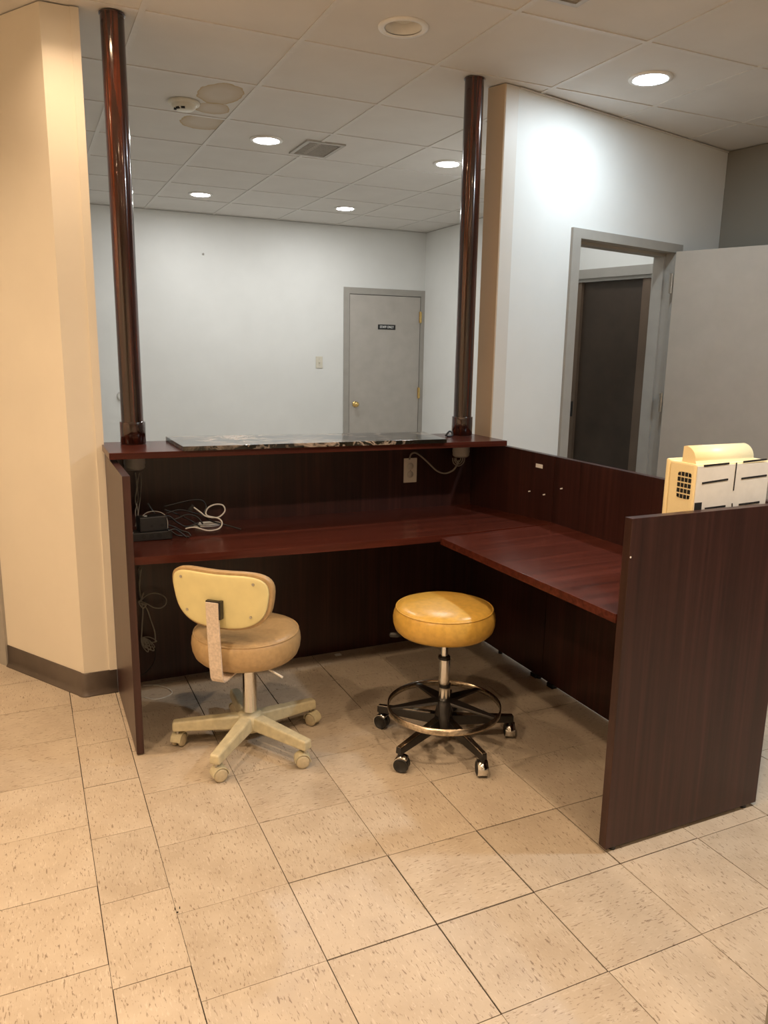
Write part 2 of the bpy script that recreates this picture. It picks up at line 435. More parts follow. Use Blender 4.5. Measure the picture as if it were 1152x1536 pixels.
# right partition with the doorway
bm = B()
S0, S1 = .46, 1.325
prism(bm, [(1.905, 1.454), W(S0, 0), W(S0, .12), (1.86, 1.56)], 0, WT)
prism(bm, [W(S0, 0), W(S1, 0), W(S1, .12), W(S0, .12)], 2.04, WT)
prism(bm, [W(S1, 0), W(1.786, 0), W(1.786, .12), W(S1, .12)], 0, WT)
struct('wall_right', bm, M['white'])
# end post of that partition: tan end face, ivory face towards the room
struct('trim_2', prism(B(), [(1.822, 1.440), (1.828, 1.4385), (1.81, 1.545), (1.787, 1.53)], 0, WT), M['tan'])
struct('trim_3', prism(B(), [(1.8285, 1.4385), (1.9045, 1.451), (1.86, 1.555), (1.8105, 1.545)], 0, WT), M['ivory'])
# wall angle under the ceiling
struct('trim_4', prism(B(), [W(-.02, -.008), W(1.786, -.008), W(1.786, -.0005), W(-.02, -.0005)], H - .007, H - .0006), M['tee'])
# dark return wall on the far right
RD = Vector((.16, -.987)).normalized(); RC = W(1.786, 0)
RE = RC + RD * 5.35
struct('wall_far_right', prism(B(), [RC + Vector((.001, 0)), RE, RE + Vector((.15, 0)), RC + Vector((.151, .12))], 0, WT), M['olive'])
struct('wall_behind_camera', box(B(), -2.0, 4.75, -3.55, -3.43, 0, WT), M['cream'])
struct('wall_outer_left', box(B(), -2.1, -1.98, -3.42, LF.y + .04, 0, WT), M['cream'])
# waiting room
BX, BY = 3.655, 5.70
struct('wall_back', box(B(), -1.1, BX + .1, BY, BY + .12, 0, WT), M['white'])
struct('wall_back_right', box(B(), BX, BX + .12, 3.25, BY - .001, 0, WT), M['white'])
struct('wall_back_left', box(B(), -1.1, -.98, 3.36, BY - .001, 0, WT), M['white'])
# vestibule behind the doorway
HO = 1.72
struct('wall_vestibule_left', prism(B(), [W(.34, .121), W(.44, .121), (3.02, 3.02), (2.93, 3.06)], 0, WT), M['white'])
struct('wall_vestibule_rear', prism(B(), [(2.94, 3.075), (3.03, 3.03), W(HO, 1.35) + Vector((.2, 0)), (BX - .001, 3.24)], 0, WT), M['white'])
t0, t1 = .40, 1.04
bm = B()
def V2(o, t): return W(HO + o, t)
prism(bm, [V2(0, .121), V2(0, t0), V2(.1, t0), V2(.1, .121)], 0, WT)
prism(bm, [V2(0, t0), V2(0, t1), V2(.1, t1), V2(.1, t0)], 1.972, WT)
prism(bm, [V2(0, t1), V2(0, 1.35), V2(.1, 1.35), V2(.1, t1)], 0, WT)
struct('wall_vestibule_right', bm, M['white'])
bm = B()
prism(bm, [V2(.012, t0 + .0005), V2(.012, t0 + .082), V2(.1, t0 + .082), V2(.1, t0 + .0005)], 0, 1.95)
prism(bm, [V2(.012, t1 - .055), V2(.012, t1 - .0005), V2(.1, t1 - .0005), V2(.1, t1 - .055)], 0, 1.95)
struct('door_4_frame', bm, M['brownframe'])
bm = B(); prism(bm, [V2(-.014, t0 - .05), V2(-.014, t1 + .05), V2(-.0005, t1 + .05), V2(-.0005, t0 - .05)], 1.972, 2.034)
prism(bm, [V2(.0, t0 + .0005), V2(.0, t1 - .0005), V2(.1, t1 - .0005), V2(.1, t0 + .0005)], 1.9505, 1.9715)
prism(bm, [V2(-.014, t1), V2(-.014, t1 + .05), V2(-.0005, t1 + .05), V2(-.0005, t1)], 0, 1.9718)
prism(bm, [V2(-.014, t0 - .05), V2(-.014, t0), V2(-.0005, t0), V2(-.0005, t0 - .05)], 0, 1.9718)
struct('door_4_casing', bm, M['frame'])
struct('door_4', prism(B(), [V2(.04, t0 + .083), V2(.04, t1 - .056), V2(.085, t1 - .056), V2(.085, t0 + .083)], .005, 1.949), M['browndoor'])

# door frame of the doorway (face 5 cm wide, jambs, stop)
def frame_bm(W, s0, s1, top, face=.058, proud=.016, depth=.12, stop=True, head=.048, lip=.006):
    """face frame outside the opening s0..s1, jambs and stop inside it"""
    bm = B(); zb = top - head
    for a, b in ((s0 - face, s0 + lip), (s1 - lip, s1 + face)):
        prism(bm, [W(a, -proud), W(b, -proud), W(b, -.0005), W(a, -.0005)], 0, zb - .0002)
    prism(bm, [W(s0 - face, -proud), W(s1 + face, -proud), W(s1 + face, -.0005), W(s0 - face, -.0005)], zb, top)
    if depth:
        prism(bm, [W(s0 + .0005, -.0003), W(s0 + lip, -.0003), W(s0 + lip, depth), W(s0 + .0005, depth)], 0, zb - .0002)
        prism(bm, [W(s1 - lip, -.0003), W(s1 - .0005, -.0003), W(s1 - .0005, depth), W(s1 - lip, depth)], 0, zb - .0002)
        prism(bm, [W(s0 + .0005, -.0003), W(s1 - .0005, -.0003), W(s1 - .0005, depth), W(s0 + .0005, depth)], zb, zb + .0045)
        l = lip + .0003
        prism(bm, [W(s0 + l, .05), W(s1 - l, .05), W(s1 - l, depth), W(s0 + l, depth)], zb - .016, zb - .0003)
        prism(bm, [W(s0 + l, .05), W(s0 + l + .016, .05), W(s0 + l + .016, depth), W(s0 + l, depth)], 0, zb - .0163)
        prism(bm, [W(s1 - l - .016, .05), W(s1 - l, .05), W(s1 - l, depth), W(s1 - l - .016, depth)], 0, zb - .0163)
    return bm
door_1_frame = struct('door_1_frame', frame_bm(W, S0, S1, 2.083), M['frame'])
q = V2(.0105, t1 - .028)
obj('strike_plate', obox(B(), (q.x, q.y, 1.055), (D.x, D.y, 0), (NN.x, NN.y, 0), (0, 0, 1), .0012, .016, .055), M['blackmetal'], bpy.data.objects['door_4_frame'])
# open leaf
HP = W(S1 - .05, -.03)
LDIR = Vector((.38, -.925)).normalized(); LNN = Vector((-LDIR.y, LDIR.x))
a, b = HP + LDIR * .012, HP + LDIR * .91
door_1 = struct('door_1', prism(B(), [a, b, b + LNN * .044, a + LNN * .044], .012, 2.036, .002), M['dooropen'])
for zz in (1.86, 1.18, .28):
    bm = B(); cyl(bm, (HP.x, HP.y, zz - .055), .0075, .11, 12)
    e = HP + LDIR * .002 - LNN * .0
    obox(bm, (HP.x - .012 * D.x, HP.y - .012 * D.y - .002, zz), (D.x, D.y, 0), (NN.x, NN.y, 0), (0, 0, 1), .014, .0015, .055)
    hg = obj('hinge', bm, M['steel'], door_1)
bm = B(); e = HP + LDIR * .84
lathe(bm, [(0, .07), (.022, .066), (.028, .052), (.022, .036), (.011, .03), (.011, .008), (.03, .006), (.032, 0), (0, 0)], (e.x, e.y, .98), 20, (-LNN.x, -LNN.y, 0))
obj('door_knob', bm, M['steel'], door_1)

# staff door on the far wall
def WB(s, t): return Vector((2.79 + s, BY + t))
door_2_frame = struct('door_2_frame', frame_bm(WB, 0, .825, 2.072, .054, .014, .0, False, .062, .006), M['frame'])
door_2 = struct('door_2', box(B(), 2.8015, 3.6035, BY - .008, BY - .0025, .01, 2.0035), M['doorgrey'])
obj('shadow_gap_plate', box(B(), 2.7905, 3.6145, BY - .0022, BY - .0004, .0, 2.009), M['dark'], door_2)  # dark plate painted in for the shadow gap round the door
bm = B(); lathe(bm, [(0, .062), (.018, .060), (.027, .05), (.027, .042), (.018, .032), (.010, .028), (.010, .008), (.028, .006), (.030, 0), (0, 0)], (2.866, BY - .0085, .90), 24, (0, -1, 0))
obj('door_knob', bm, M['brass'], door_2, label='brass knob')
for zz in (1.80, 1.01, .25):
    bm = B(); cyl(bm, (3.598, BY - .022, zz - .06), .007, .12, 10); box(bm, 3.59, 3.62, BY - .0175, BY - .0145, zz - .055, zz + .055)
    obj('hinge', bm, M['brass'], door_2)
sg = tag(obj('door_sign', box(B(), 3.117, 3.317, BY - .0105, BY - .0082, 1.665, 1.715), M['black']), 'small black sign with white STAFF ONLY lettering on grey door', 'sign')
cu = bpy.data.curves.new('lettering', 'FONT'); cu.body = 'STAFF ONLY'; cu.size = .033; cu.align_x = 'CENTER'; cu.align_y = 'CENTER'; cu.extrude = .0004; cu.offset = .0006
to = bpy.data.objects.new('lettering', cu); C.objects.link(to); bpy.context.view_layer.update()
me = bpy.data.meshes.new_from_object(to.evaluated_get(bpy.context.evaluated_depsgraph_get())); bpy.data.objects.remove(to)
me.materials.clear(); me.materials.append(M['paper'])
lo = bpy.data.objects.new('lettering', me); C.objects.link(lo); lo.location = (3.217, BY - .011, 1.690); lo.rotation_euler = (PI / 2, 0, 0); lo.scale = (.85, 1, 1); lo.parent = sg

# near jamb at the right edge of the frame
jc = Vector((1.078, -.908))
struct('trim_5', prism(B(), [jc, jc + Vector((.085, -.03)), jc + Vector((.055, -.115)), jc + Vector((-.03, -.085))], 0, WT), M['olive'])

# ------------------------------------------------------------------ ceiling fixtures
lens = {'cool': emit('cool_led_lens', COOL, 40), 'entry': emit('cool_led_lens_entry', BLUE, 40), 'warm': emit('warm_led_lens', WARM, 40)}; lens['hall'] = lens['cool']; lens['side'] = lens['entry']
DEP = {'cool': -.0075, 'entry': -.0075, 'warm': .046, 'hall': -.0075, 'side': -.0075, 'off': 0}
LAB = {(1.137, 1.097): 'unlit white recessed can light above the reception counter',
       (2.357, 1.097): 'lit recessed downlight by the white wall with the open doorway',
       (1.137, 2.926): 'lit recessed downlight beside the square ceiling vent',
       (2.357, 2.926): 'lit recessed downlight behind the post by the wall end',
       (1.137, 4.79): 'lit recessed downlight near the far wall, nearest the smoke detector side',
       (2.385, 4.79): 'lit recessed downlight near the far wall, on the staff door side',
       (-.082, 1.097): 'warm lit recessed downlight close to the slanted cream wall',
       (-.082, -.732): 'warm lit recessed downlight over open floor by the outer cream wall',
       (1.137, -.732): 'warm lit recessed downlight over the floor in front of the stools',
       (-1.301, 1.097): 'warm lit recessed downlight in front of the grey door in the slanted wall',
       (-1.301, -.732): 'warm lit recessed downlight beside the outer cream wall',
       (-.082, -2.561): 'added unseen warm fill downlight by the rear cream wall, in line with the slanted wall corner',
       (1.137, -2.561): 'added unseen warm fill downlight by the rear cream wall, in line with the desk return',
       (2.966, 2.317): 'lit recessed downlight inside the vestibule behind the open door',
       (2.357, -.732): 'cool lit recessed downlight on the side of the dark greige wall'}
for (x, y, k) in CANS:
    t = thing('recessed_light', LAB[(x, y)], 'ceiling light', (x, y, H), 0, 'recessed ceiling lights')
    bm = B(); lathe(bm, [(.072, -.001), (.079, -.005), (.094, -.004), (.0965, .0008), (.0965, .0045), (.072, .0045)], (0, 0, 0), 40)
    bm.faces.ensure_lookup_table()
    obj('trim_ring', bm, M['reflector'], t, True)
    bm = B(); lathe(bm, [(.0715, .002), (.058, .062), (.058, .075), (.062, .075), (.0755, .003)], (0, 0, 0), 40)
    obj('reflector', bm, M['reflector'], t, True)
    if k == 'off':
        bm = B(); lathe(bm, [(0, .022), (.030, .024), (.045, .032), (.050, .045), (.045, .062), (0, .07)], (0, 0, 0), 32)
        lb = obj('bulb', bm, M['ivoryplastic'], t, True)
    else:
        bm = B(); cyl(bm, (0, 0, DEP[k] + .002), .0715 - .013 * max(0, DEP[k]) / .06 - .0025, .008, 32)
        obj('lens', bm, lens[k], t, True)
        ld = bpy.data.lights.new('downlight', 'AREA'); ld.shape = 'DISK'; ld.size = .104
        ld.color = WARM if k == 'warm' else BLUE if k in ('entry', 'side') else COOL
        ld.energy = {'warm': P_WARM, 'cool': P_COOL, 'entry': P_ENTRY, 'hall': P_HALL, 'side': P_SIDE}[k]
        if k == 'warm': ld.energy *= {(-.082, 1.097): .42, (1.137, -.732): 1.25, (-.082, -.732): 1.15, (-1.301, 1.097): 1.7, (-1.301, -.732): 2.3}.get((x, y), 1)
        lo = bpy.data.objects.new('lamp', ld); C.objects.link(lo); lo.parent = t; lo.location = (0, 0, DEP[k])

# smoke detector
dt = thing('smoke_detector', 'round off-white smoke detector on a water-stained ceiling tile', 'smoke detector', (.565, 2.42, H + .0035))
bm = B(); lathe(bm, [(0, 0), (.078, 0), (.080, -.006), (.076, -.014), (.070, -.016), (0, -.016)], (0, 0, 0), 40); obj('base', bm, M['ivoryplastic'], dt, True)
bm = B(); lathe(bm, [(.062, -.016), (.060, -.024), (.050, -.034), (.040, -.040), (0, -.0405)], (0, 0, 0), 40); obj('cover', bm, M['ivoryplastic'], dt, True)
bm = B()
for k in (5, 6, 7):
    a = 2 * PI * k / 10
    obox(bm, (.044 * math.cos(a), .044 * math.sin(a), -.037), (math.cos(a), math.sin(a), 0), (-math.sin(a), math.cos(a), 0), (0, 0, 1), .006, .009, .0045)
obj('vent_slots', bm, M['dark'], dt, True)
# vents
def vent(x0, x1, y0, y1, label):
    cx, cy = (x0 + x1) / 2, (y0 + y1) / 2; hx, hy = (x1 - x0) / 2, (y1 - y0) / 2
    t = thing('ceiling_vent', label, 'vent', (cx, cy, H), 0, 'square ceiling vents'); fw = .022; zt = .0045
    bm = B()
    prism(bm, [(-hx, -hy), (hx, -hy), (hx, -hy + fw), (-hx, -hy + fw)], -.006, zt); prism(bm, [(-hx, hy - fw), (hx, hy - fw), (hx, hy), (-hx, hy)], -.006, zt)
    prism(bm, [(-hx, -hy + fw), (-hx + fw, -hy + fw), (-hx + fw, hy - fw), (-hx, hy - fw)], -.006, zt); prism(bm, [(hx - fw, -hy + fw), (hx, -hy + fw), (hx, hy - fw), (hx - fw, hy - fw)], -.006, zt)
    obj('frame', bm, M['steelvent'], t, True)
    obj('backing', box(B(), -hx + fw, hx - fw, -hy + fw, hy - fw, .002, zt), M['dark'], t, True)
    n = int((2 * hy - 2 * fw) / .03)
    for k in range(n):
        yy = -hy + fw + (k + .5) * (2 * hy - 2 * fw) / n
        bm = B(); obox(bm, (0, yy, -.0025), (1, 0, 0), (0, .50, -.866), (0, .866, .50), hx - fw - .002, .0032, .0006)
        obj('slat', bm, M['steelvent'], t, True)
M['steelvent'] = plain('grey_vent_metal', (.46, .44, .40, 1), .45, 0, .06)
vent(1.347, 1.59, 2.80, 3.15, 'grey square ceiling vent beside a lit downlight over the waiting room')
vent(1.296, 1.596, .349, .649, 'grey square ceiling vent over the desk side, away from lit downlights')

# ------------------------------------------------------------------ waiting-room wall items
sw = thing('light_switch', 'ivory toggle light switch plate beside the grey staff door', 'light switch', (2.473, BY - .0005, 1.325))
bm = B(); box(bm, -.036, .036, -.006, 0, -.058, .058, .002); obj('plate', bm, M['ivoryplastic'], sw, True)
bm = B(); obox(bm, (0, -.011, .004), (1, 0, 0), (0, 1, -.35), (0, .35, 1), .005, .007, .011, .001); obj('toggle', bm, M['ivoryplastic'], sw, True)
for zz in (-.032, .032): obj('screw', cyl(B(), (0, -.006, zz), .003, .0015, 10, (0, -1, 0)), M['steel'], sw, True)
ds = thing('wall_bumper', 'round white wall bumper low on the far wall behind a post', 'door stop', (.557, BY - .0005, 1.005))
bm = B(); lathe(bm, [(0, .004), (.020, .005), (.024, .014), (.040, .014), (.046, .010), (.048, 0), (0, 0)], (0, 0, 0), 32, (0, -1, 0)); obj('cup', bm, M['whiteplastic'], ds, True)
bm = B(); cyl(bm, (0, -.004, 0), .019, .006, 20, (0, -1, 0), .002); obj('pad', bm, M['pvc'], ds, True)
tag(obj('wall_hook', cyl(B(), (1.337, BY - .0006, 2.30), .009, .012, 10, (0, -1, 0), .002), M['frame']), 'tiny grey screw anchor high on the far white wall', 'screw')

# ------------------------------------------------------------------ reception desk
desk = thing('reception_desk', 'dark mahogany L-shaped reception desk with raised counter and tall end panels', 'desk', (.9, 1.2, 0))
def zf(x): return .741 - .013 * math.sin(PI * max(0, min(1, x / 1.77)))
def yf(x): return .890 - (x - .044) * .0435
YB = 1.519
def wz(x, y):
    t = (y - yf(x)) / (YB - yf(x)); zb = .708 - .008 * x
    return zf(x) * (1 - t) + zb * t
PX = 1.77
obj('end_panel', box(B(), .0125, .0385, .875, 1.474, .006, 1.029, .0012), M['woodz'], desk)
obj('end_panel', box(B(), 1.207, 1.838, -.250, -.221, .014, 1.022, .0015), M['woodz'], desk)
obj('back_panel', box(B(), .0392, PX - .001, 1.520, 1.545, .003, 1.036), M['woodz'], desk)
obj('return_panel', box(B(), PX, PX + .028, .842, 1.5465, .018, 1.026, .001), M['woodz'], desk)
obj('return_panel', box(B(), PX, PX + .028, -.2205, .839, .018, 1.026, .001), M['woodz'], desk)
# raised counter, very slightly lower at its right end
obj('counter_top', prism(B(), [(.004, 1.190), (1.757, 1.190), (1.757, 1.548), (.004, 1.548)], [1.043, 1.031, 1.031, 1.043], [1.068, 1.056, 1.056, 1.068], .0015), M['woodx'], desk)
# main worktop, sagging a little in the middle
bm = B(); nx = 14; rows = []
for k in range(nx + 1):
    x = .0392 + (PX - .0008 - .0392) * k / nx
    rows.append([bm.verts.new((x, y, wz(x, y) - dz)) for y, dz in ((yf(x), 0), (1.2, 0), (YB, 0), (YB, .027), (1.2, .027), (yf(x), .027))])
for a, b in zip(rows, rows[1:]):
    for j in range(6): bm.faces.new((a[j], a[(j + 1) % 6], b[(j + 1) % 6], b[j]))
bm.faces.new(rows[0]); bm.faces.new(rows[-1])
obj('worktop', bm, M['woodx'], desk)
# return worktop: free corner hangs a little
rp = [(1.203, -.2195), (PX - .0008, -.2195), (PX - .0008, yf(PX) - .003), (1.203, .803)]
zt = [.741, .741, .741, .729]
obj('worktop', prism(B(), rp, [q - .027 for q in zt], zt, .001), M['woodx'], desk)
# levelling feet
for (x, y, z1) in ((1.245, -.236, .014), (1.795, -.236, .014), (.0255, .91, .006), (.0255, 1.40, .006), (PX + .014, 1.2, .018), (PX + .014, .80, .018), (PX + .014, .88, .018)):
    bm = B(); cyl(bm, (x, y, 0), .011 if z1 < .02 else .009, z1, 14); obj('levelling_foot', bm, M['black'], desk)
# panel connector blocks near the seam, at floor level
for yy in (.90, .775): obj('connector_block', box(B(), PX - .006, PX + .02, yy - .02, yy + .02, .0003, .0176), M['black'], desk)
# stickers, chips and screw heads
obj('sticker', box(B(), PX - .0009, PX - .0001, .925, .975, .962, .979), M['paper'], desk, label='small white sticker')
for (px, py) in ((794, 737), (816, 742), (842, 733)):
    q = on_x(px, py, PX); bm = B(); obox(bm, (PX - .0006, q.y, q.z), (1, 0, 0), (0, 1, -.3), (0, .3, 1), .0005, .008, .0028); obj('chipped_spot', bm, M['paper'], desk)
for (px, py) in ((946, 836),):
    q = on_y(px, py, -.2505); obj('chipped_spot', cyl(B(), (q.x, -.2500, q.z), .003, .0006, 8, (0, -1, 0)), M['paper'], desk)
q = on_z(934, 829, .7415); obj('screw_head', cyl(B(), (1.62, -.05, .7411), .004, .001, 10), M['paper'], desk)

# marble slab on the counter
bm = B(); prism(bm, [(.274, 1.178), (1.425, 1.170), (1.470, 1.480), (.268, 1.547)], [1.0667, 1.0590, 1.0585, 1.0667], [1.0845, 1.0765, 1.0765, 1.0845], .0012)
tag(obj('marble_slab', bm, M['marble']), 'dark veined polished marble slab lying on the raised counter', 'slab')
tag(obj('binder_clip', spl := tube(B(), [(1.545, 1.40, 1.062), (1.56, 1.40, 1.078), (1.572, 1.405, 1.083), (1.582, 1.40, 1.075), (1.575, 1.392, 1.0625), (1.55, 1.395, 1.0615)], .0045, 6, 5), M['black']), 'small black wire scrap at the foot of the post by the wall end', 'wire scrap')

# posts
def post(x, y, zc, label, cap):
    t = thing('wooden_post', label, 'post', (x, y, zc), 0, 'round posts between counter and ceiling')
    h = H - zc
    bm = B(); cyl(bm, (0, 0, .086), .0435, h - .087, 40); obj('shaft', bm, M['post'], t, True)
    bm = B(); lathe(bm, [(.0436, .0905), (.0495, .0905), (.0505, .089), (.0505, .002), (.049, .0012), (.0, .0012)], (0, 0, 0), 40)
    obj('base_collar', bm, M['post'], t, True)
    bm = B(); lathe(bm, [(.0437, h - .004), (.0475, h - .004), (.0475, h - .0002), (.0437, h - .0002)], (0, 0, 0), 40); obj('ceiling_flange', bm, M['post'], t, True)
    cp = thing('conduit_cap', cap, 'conduit cap', (x, y, zc - .135), 0, 'conduit caps under the counter')
    bm = B(); lathe(bm, [(0, .1085), (.043, .1085), (.043, .053), (.041, .048), (.041, .036)], (0, 0, 0), 32); obj('collar', bm, M['pvc'], cp, True)
    bm = B(); lathe(bm, [(.0405, .0358), (.037, .031), (.030, .027), (0, .027)], (0, 0, 0), 32); obj('cup', bm, M['pvc'], cp, True)
    return t
post(.127, 1.474, 1.0675, 'tall lacquered mahogany post beside the slanted cream wall', 'grey plastic conduit cap under the counter with wires hanging to the power strip')
post(1.668, 1.456, 1.0570, 'tall lacquered mahogany post beside the white wall end', 'grey plastic conduit cap under the counter feeding the duplex outlet')

# duplex outlet on the back panel, grey cord from the post cap
ot = thing('wall_outlet', 'ivory duplex outlet on the dark back panel under the counter', 'outlet', (1.421, 1.5197, .886))
bm = B(); box(bm, -.0355, .0355, -.0055, 0, -.060, .060, .002); obj('plate', bm, M['outlet'], ot, True)
for zz in (-.02, .02):
    bm = B(); lathe(bm, [(0, .0025), (.0155, .0025), (.0168, 0), (0, 0)], (0, -.0055, zz), 24, (0, -1, 0)); rc = obj('receptacle', bm, M['whiteplastic'], ot, True)
    bm = B(); box(bm, -.0072, -.0052, -.0086, -.0078, zz + .001, zz + .009); box(bm, .0052, .0072, -.0086, -.0078, zz + .001, zz + .008); cyl(bm, (0, -.0078, zz - .007), .0024, .0008, 10, (0, -1, 0))
    obj('slots', bm, M['dark'], rc)
    rc.children[0].matrix_basis = Matrix()
obj('screw', cyl(B(), (0, -.0055, 0), .0028, .0012, 10, (0, -1, 0)), M['steel'], ot, True)
def PY(px, py, yy): q = on_y(px, py, yy); return (q.x, q.y, q.z)
bm = B()
tube(bm, [PY(614, 689, 1.512), PY(617, 681, 1.500), PY(625, 680, 1.495), PY(640, 692, 1.490), PY(655, 706, 1.485), PY(668, 710, 1.475), PY(680, 705, 1.465), PY(686, 696, 1.458), PY(688, 690, 1.456)], .0042, 8)
tag(obj('cable', bm, M['greycable']), 'grey cord swooping from the post cap to the outlet plate', 'cord')
for i, (a, b, r) in enumerate(((679, 697, .03), (682, 694, .022), (684, 691, .02))):
    bm = B(); x0 = PY(a, 687, 1.44 - .012 * i); x1 = PY(b, 687, 1.44 - .012 * i); md = PY((a + b) / 2, 699 - 3 * i, 1.435 - .012 * i)
    tube(bm, [x0, ((x0[0] * .8 + md[0] * .2), x0[1], x0[2] * .35 + md[2] * .65), md, ((x1[0] * .8 + md[0] * .2), x1[1], x1[2] * .35 + md[2] * .65), x1], .0028, 6)
    tag(obj('wire_loop', bm, M['greycable']), ('largest', 'middle-sized', 'smallest')[i] + ' grey wire loop hanging from the cap of the post by the white wall', 'wire', 'wire loops under the post cap')

# ------------------------------------------------------------------ clutter on the worktop by the end panel
def on_top(px, py, dz=0):
    z_ = .725
    for _ in range(12): q = on_z(px, py, z_ + dz); z_ = wz(q.x, q.y)
    return Vector((q.x, q.y, z_ + dz))
def rest(x, y, dz=0): return (x, y, wz(x, y) + dz)
# lower black box
c = Vector(rest(.132, 1.225, .018)); tl = math.atan((wz(.13, 1.3) - wz(.13, 1.1)) / .2)
t = thing('power_strip', 'flat black power strip box lying on the worktop against the end panel', 'power strip', tuple(Vector(rest(.132, 1.225, .001))))
t.rotation_euler = (tl, 0, 0)
bm = B(); box(bm, -.088, .088, -.045, .045, .0003, .033, .003); obj('body', bm, M['black'], t, True)
for k in range(3):
    bm = B(); cyl(bm, (-.02 + .03 * k, -.0452, .018), .009, .0012, 14, (0, -1, 0)); obj('socket', bm, M['dark'], t, True)
bm = B(); box(bm, -.08, -.055, -.030, -.010, .0331, .0345); obj('sticker', bm, M['paper'], t, True)
t2 = thing('power_adapter', 'chunky black power adapter standing on top of the power strip', 'adapter', (.150, 1.225 + .0, c.z + .0165))
t2.rotation_euler = (tl, 0, .1)
bm = B(); box(bm, -.052, .052, -.034, .034, .0005, .058, .004); obj('body', bm, M['black'], t2, True)
for k in (-1, 1):
    bm = B(); cyl(bm, (.012 + .02 * k, -.0342, .022), .006, .0012, 14, (0, -1, 0)); obj('port', bm, M['dark'], t2, True)
bm = B(); box(bm, -.03, -.018, -.012, .002, .0581, .0592); obj('sticker', bm, M['paper'], t2, True)
def cable(pts, r, mat, label, cat='cable', group=None, n=8):
    bm = B(); tube(bm, pts, r, 6, n); return tag(obj('cable', bm, mat), label, cat, group)
def CY(px, py, yy, lift=.0045):
    """point on the upright plane y = yy, kept above the worktop"""
    q = on_y(px, py, yy); return (q.x, yy, max(q.z, wz(q.x, yy) + lift))
BL = 'thin black cable in the tangle beside the power strip'; BG = 'black cables tangled on the worktop'
for pts in ([(248, 792, 1.20), (258, 798, 1.20), (266, 803, 1.19), (276, 804, 1.19), (284, 806, 1.18)],
            [(246, 786, 1.22), (260, 790, 1.22), (272, 796, 1.22), (282, 799, 1.21), (286, 804, 1.20)],
            [(244, 776, 1.26), (262, 779, 1.26), (280, 772, 1.27), (296, 776, 1.27), (304, 786, 1.25)],
            [(240, 781, 1.24), (252, 774, 1.25), (266, 784, 1.25), (280, 790, 1.25), (298, 784, 1.26)],
            [(250, 770, 1.30), (270, 765, 1.31), (292, 770, 1.31), (306, 774, 1.31)],
            [(252, 797, 1.16), (262, 794, 1.165), (272, 800, 1.165), (280, 806, 1.16)],
            [(247, 765, 1.34), (262, 770, 1.34), (284, 780, 1.335), (300, 790, 1.33)]):
    cable([CY(*p) for p in pts], .0038, M['blackcable'], BL, 'cable', BG)
cable([CY(246, 760, 1.36), CY(270, 754, 1.36), CY(290, 750, 1.36), CY(303, 751, 1.355), CY(309, 760, 1.35), CY(306, 772, 1.33), CY(318, 782, 1.29), CY(340, 788, 1.28), CY(361, 794, 1.26)], .004, M['blackcable'], 'black lead arching over the tangle with its tip on the worktop')
cable([CY(278, 793, 1.235), CY(292, 791, 1.23), CY(312, 796, 1.22), CY(328, 793, 1.225), CY(333, 785, 1.235), CY(328, 778, 1.245), CY(310, 773, 1.26), CY(311, 763, 1.265), CY(322, 757, 1.265), CY(334, 758, 1.26), CY(337, 767, 1.255), CY(327, 776, 1.25), CY(310, 775, 1.255), CY(300, 768, 1.26), CY(289, 760, 1.27)], .0031, M['whitecable'], 'looped white cable rising from the black tangle')
bm = B(); cc = on_top(311, 789)
for k in range(7):
    r1 = .034 + .0022 * k; pts = []
    for j in range(14):
        a = 2 * PI * j / 14
        x_, y_ = cc.x + 1.15 * r1 * math.cos(a) + .003 * math.sin(3 * k), cc.y + .9 * r1 * math.sin(a) + .003 * math.cos(2 * k); pts.append(rest(x_, y_, .004 + .0035 * (k % 3)))
    tube(bm, pts, .0028, 6, 4, True)
tag(obj('coiled_cable', bm, M['whitecable']), 'flat coil of white cable lying on the worktop', 'cable')
zt2 = c.z + .0165 + .058
cable([(.165, 1.235, zt2 + .004), (.155, 1.24, zt2 + .02), (.142, 1.245, zt2 + .045)], .004, M['blackcable'], 'stubby black lead poking up from the adapter')
cable([(.115, 1.21, zt2 + .004), (.135, 1.215, zt2 + .016), (.165, 1.215, zt2 + .018), (.195, 1.21, zt2 + .006), (.207, 1.205, zt2 - .02), (.206, 1.20, zt2 - .05)], .0016, M['greycable'], 'grey wire looped over the black adapter')
q = Vector(CY(287, 762, 1.27))
tag(obj('usb_plug', obox(B(), tuple(q), (.6, 0, .8), (0, 1, 0), (-.8, 0, .6), .013, .004, .007, .001), M['black']), 'small black plug at the tip of the white cable', 'plug')

# wires hanging from the cap of the post by the cream wall, through the gap to the floor
def hang(pts, yy, r, mat, label, group=None): return cable([PY(px, py, yy + (random.uniform(-.004, .004))) for px, py in pts], r, mat, label, 'wire', group)
hg = 'hanging wires below the post cap'
hl = 'thin grey wire hanging down from the post cap behind the worktop'
hang([(203, 709), (205, 730), (203, 750), (207, 770), (203, 790)], 1.455, .0025, M['greycable'], 'thickest of the grey wires hanging from the post cap behind the worktop', hg)
hang([(209, 709), (206, 728), (207, 748), (203, 768), (206, 785)], 1.462, .0022, M['greycable'], 'wavy thin grey wire hanging from the post cap behind the worktop', hg)
hang([(212, 709), (211, 740), (208, 765), (205, 790)], 1.448, .0018, M['greycable'], 'thin straight grey wire hanging from the post cap behind the worktop', hg)
hang([(208, 852), (210, 872), (209, 890), (214, 912), (213, 938), (212, 958)], 1.485, .003, M['greycable'], 'straight grey wire hanging below the worktop close to the end panel', 'wires below the worktop')
hang([(212, 852), (209, 876), (212, 900), (221, 915), (226, 930), (232, 948), (233, 962)], 1.478, .003, M['greycable'], 'grey wire slanting away below the worktop towards the low bundle', 'wires below the worktop')
